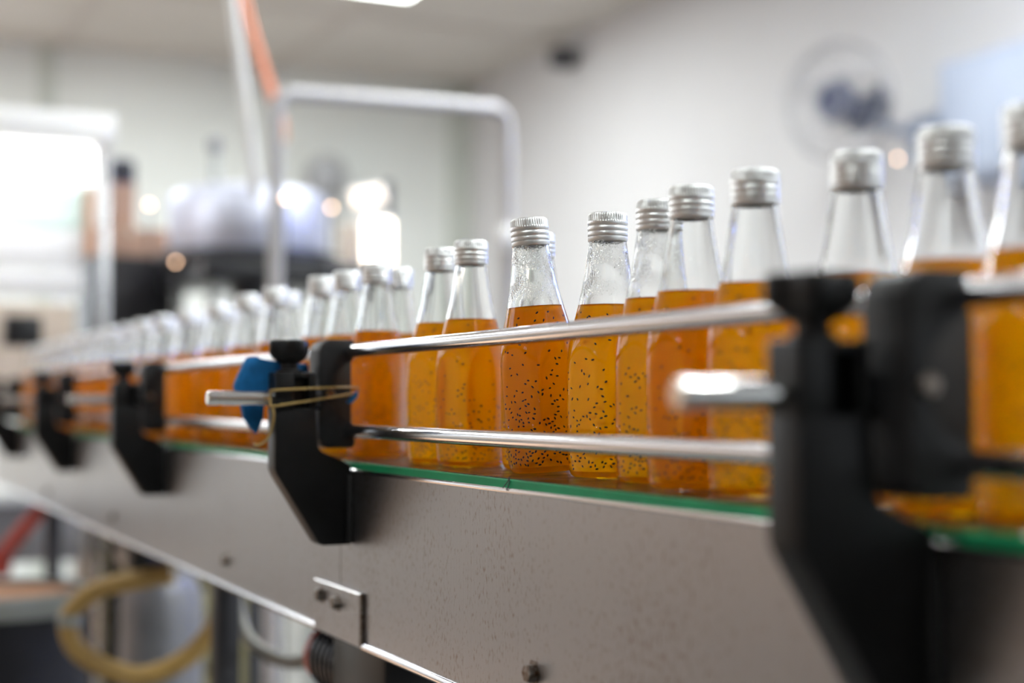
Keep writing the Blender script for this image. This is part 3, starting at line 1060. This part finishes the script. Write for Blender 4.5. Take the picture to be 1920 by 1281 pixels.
# ------------------------------------------------------------------ wall fans
def wall_fan(loc, aim, R, label, big=True):
    t = thing('wall_fan', label, 'fan', loc, group='wall fans')
    q = Vector(aim).to_track_quat('Z', 'Y').to_euler()
    tone = 'fan_navy' if big else 'fan_grey'
    hd = part('motor_housing', lathe(B(), [(0, -.17), (.07, -.17), (.095, -.15), (.105, -.05), (.09, 0), (.02, .005), (0, .005)], 28), tone, t, None, q)
    cg = B()
    for rr, zz in ((R, .03), (R * .98, .075), (R * .80, .098), (R * .55, .112), (R * .3, .118)):
        tube(cg, [(rr * math.cos(2 * PI * i / 40), rr * math.sin(2 * PI * i / 40), zz) for i in range(40)], .0028 if rr < R else .006, 6, True)
    cage = part('cage_rings', cg, 'fan_grey', t, None, q)
    sp_ = mesh('cage_wire', tube(B(), smooth_path([(.03, 0, .118), (R * .55, 0, .112), (R * .98, 0, .075), (R, 0, .03), (R * .9, 0, -.01), (R * .3, 0, -.03)], 3), .0016, 5), 'fan_grey')
    for i in range(28 if big else 12):
        link('cage_wire', sp_, cage, None, (0, 0, 2 * PI * i / (28 if big else 12)))
    bl = B()
    pts = []
    for i in range(9):
        f = i / 8
        pts.append((R * (.14 + .76 * f), R * (.10 + .22 * math.sin(PI * f * .9))))
    low = [(R * (.14 + .76 * i / 8), -R * (.06 + .10 * math.sin(PI * i / 8))) for i in range(9)][::-1]
    prism(bl, pts + low, .045, .048, 'xy')
    for v in bl.verts:
        v.co.z += v.co.y * .35
    bm_ = mesh('blade', bl, 'frame_paint' if big else 'fan_grey')
    hub = part('hub', lathe(B(), [(0, .006), (.070, .008), (.078, .03), (.070, .070), (0, .082)], 24), tone, t, None, q)
    for i in range(3):
        link('blade', bm_, hub, None, (0, 0, 2 * PI * i / 3 + .4))
    return t


f1 = wall_fan((3.27, 4.213, 2.000), (-.93, -.37, -.06), .205, 'grey caged wall fan with dark blue motor on the right wall')
part('wall_arm', tube(B(), smooth_path([(.06, .03, -.01), (.12, -.06, -.08), (.20, -.17, -.13), (.345, -.17, -.13)], 5), .018, 12), 'dusk_blue_paint', f1)
part('wall_plate', box(B(), .315, .350, -.27, -.09, -.24, -.02, .004), 'dusk_blue_paint', f1)
part('switch_box', box(B(), .20, .30, -.23, -.10, -.22, -.06, .006), 'dusk_blue_paint', f1)
pl_ = part('fan_glint', lathe(B(), [(0, -.006), (.0045, -.0045), (.006, 0), (.0045, .0045), (0, .006)], 14, (.052, -.217, -.226)), 'glint_glow', f1)  # glowing bead added to the fan in place of a warm reflected glint
part('glint_arm', tube(B(), [(.058, -.215, -.224), (.21, -.17, -.14)], .004, 8), 'dusk_blue_paint', f1)  # added arm that carries the glint bead
f2 = wall_fan((2.64, 8.12, 2.230), (-.2, -1, 0), .115, 'small grey wall fan on the far back wall', False)
part('wall_arm', tube(B(), [(0, .10, 0), (0, .198, 0)], .015, 10), 'fan_grey', f2)

pb = thing('wall_cabinet', 'pale blue wall cabinet at the right picture edge', 'cabinet', (XR, 3.54, 1.68))
part('cabinet_body', box(B(), -.22, 0, -.34, .34, 0, .40, .01), 'pale_blue_paint', pb)
pdr = part('cabinet_door', box(B(), -.228, -.221, -.32, .32, .02, .38, .003), 'pale_blue_paint', pb)
part('cabinet_handle', box(B(), -.245, -.229, -.30, -.28, .14, .26, .003), 'steel', pdr)

# insect lamp on the right wall, past the picture edge: the bluish glow on wall and glass
il = thing('insect_lamp', 'blue glowing insect lamp on the right wall beyond the cabinet', 'lamp', (XR, 2.35, 1.85))
part('lamp_case', box(B(), -.03, 0, -.32, .32, 0, .26, .006), 'white_plastic', il)
for zz in (.08, .18):
    part('blue_tube', tube(B(), [(-.05, -.28, zz), (-.05, .28, zz)], .013, 12), 'uv_glow', il)
part('end_guard', box(B(), -.07, -.03, -.315, -.285, .02, .24, .003), 'white_plastic', il)
part('end_guard', box(B(), -.07, -.03, .285, .315, .02, .24, .003), 'white_plastic', il)

sc_ = thing('ceiling_speaker', 'small dark box under the ceiling near the corner', 'speaker', (3.52, 6.86, 2.74))
part('speaker_body', box(B(), -.06, .06, -.05, .05, -.05, .05, .012), 'dark_grey_metal', sc_)
part('speaker_grille', box(B(), -.066, -.061, -.04, .04, -.04, .04, .002), 'machine_black', sc_)
part('speaker_bracket', box(B(), .061, .10, -.012, .012, -.012, .012), 'steel', sc_)

# ------------------------------------------------------------------ below the conveyor
br = thing('barrel', 'dark navy barrel with pale rim on the floor at lower left', 'barrel', (.315, 2.73, 0))
part('barrel_body', lathe(B(), [(0, 0), (.150, 0), (.158, .01), (.163, .20), (.166, .21), (.163, .22), (.166, .42), (.169, .43), (.166, .44), (.163, .600), (.155, .600), (.155, .55), (0, .55)], 48), 'barrel_navy', br)
part('barrel_rim', lathe(B(), [(.150, .598), (.168, .598), (.174, .604), (.174, .628), (.168, .634), (.150, .634)], 48), 'rim_pale', br)
part('barrel_lid', lathe(B(), [(0, .618), (.149, .618), (.149, .626), (.10, .630), (0, .630)], 48), 'peach_board', br)

hz = thing('looped_hose', 'tan rubber hose looping below the conveyor panel', 'hose')
part('hose_loop', tube(B(), smooth_path([(.510, 2.21, .705), (.472, 2.230, .697), (.410, 2.262, .680), (.374, 2.280, .640), (.385, 2.276, .592), (.430, 2.256, .562), (.475, 2.235, .552),
                                         (.525, 2.210, .575), (.562, 2.190, .618), (.582, 2.178, .670), (.586, 2.176, .740)], 8), .0150, 16), 'hose_tan', hz)
part('hose_clip', lathe(B(), [(.0152, -.008), (.0180, -.008), (.0180, .008), (.0152, .008)], 16, (.3745, 2.2795, .636)), 'rim_pale', hz)
gh = thing('thin_hose', 'thin greyish hose sagging under the conveyor', 'hose')
part('hose_line', tube(B(), smooth_path([(.55, 2.02, .74), (.545, 1.95, .655), (.545, 1.80, .640), (.545, 1.66, .665), (.54, 1.56, .74)], 8), .0085, 12), 'hose_clear', gh)
part('hose_end', lathe(B(), [(0, -.006), (.0115, -.006), (.0115, .02), (0, .02)], 14, (.54, 1.56, .730)), 'steel', gh)

rb = thing('red_lever', 'red slanted lever bar left below the conveyor', 'lever')
part('lever_arm', tube(B(), [(.425, 3.50, .615), (.515, 3.46, .735)], .017, 14), 'red_paint', rb)
part('lever_pivot', tube(B(), [(.515, 3.46, .735), (.515, 3.46, .755)], .012, 12), 'steel', rb)
part('lever_grip', lathe(B(), [(0, -.03), (.020, -.03), (.023, -.02), (.023, .02), (.018, .03), (0, .03)], 14, (.425, 3.50, .600)), 'red_paint', rb)

db = thing('valve_box', 'dark valve box hung under the conveyor left of the hose', 'box', (.53, 2.62, BELT - .151))
part('valve_case', box(B(), -.035, .050, -.06, .10, -.085, -.008, .008), 'machine_black', db)
part('valve_hanger', box(B(), -.02, .02, -.01, .03, -.010, -.0, .002), 'steel', db)
part('valve_dial', lathe(B(), [(0, -.012), (.022, -.012), (.026, -.006), (.026, 0), (0, 0)], 20, (.012, -.060, -.045), 'y'), 'navy_box', db)

tk = thing('steel_canister', 'grey steel canister standing behind the looped hose', 'canister', (.66, 2.95, 0))
part('canister_body', lathe(B(), [(0, 0), (.075, 0), (.08, .01), (.08, .58), (.06, .62), (.03, .63), (0, .63)], 32), 'machine_grey', tk)
part('canister_neck', lathe(B(), [(0, .63), (.02, .63), (.02, .69), (.026, .69), (.026, .71), (0, .71)], 20), 'steel', tk)
part('canister_handle', tube(B(), smooth_path([(-.055, 0, .61), (-.05, 0, .70), (.05, 0, .70), (.055, 0, .61)], 6), .006, 10), 'dark_grey_metal', tk)

cr = thing('olive_crate', 'olive yellow plastic crate on the floor behind the hose', 'crate', (.86, 3.62, 0))
part('crate_bottom', box(B(), -.11, .11, -.12, .12, .0, .02), 'olive_plastic', cr)
for k in range(6):
    z0 = .03 + k * .10
    for s in (-1, 1):
        part('crate_slat', box(B(), -.11, .11, s * .12 - .006, s * .12 + .006, z0, z0 + .08, .002), 'olive_plastic', cr)
        part('crate_slat', box(B(), s * .11 - .006, s * .11 + .006, -.113, .113, z0, z0 + .08, .002), 'olive_plastic', cr)
for sx in (-1, 1):
    for sy in (-1, 1):
        part('crate_post', box(B(), sx * .108 - .012, sx * .108 + .012, sy * .118 - .012, sy * .118 + .012, .0, .63, .002), 'olive_plastic', cr)

# the back row of machines stands slightly askew to the hall and a little lower
bpy.context.view_layer.update()
ASKEW = Matrix.Rotation(math.radians(.546), 4, 'Z') @ Matrix.Diagonal((1, 1, .989, 1))
for o in list(COL.objects):
    if o.parent is None and o.name.split('.')[0] in ('filling_cabinet', 'drum_machine', 'control_cabinet', 'carton', 'blue_motor', 'glow_box', 'warm_glint', 'feed_tube', 'orange_hose',
                                                     'pipe_frame', 'barrel', 'looped_hose', 'thin_hose', 'red_lever', 'steel_canister', 'olive_crate'):
        o.matrix_world = ASKEW @ o.matrix_world
bpy.context.view_layer.update()
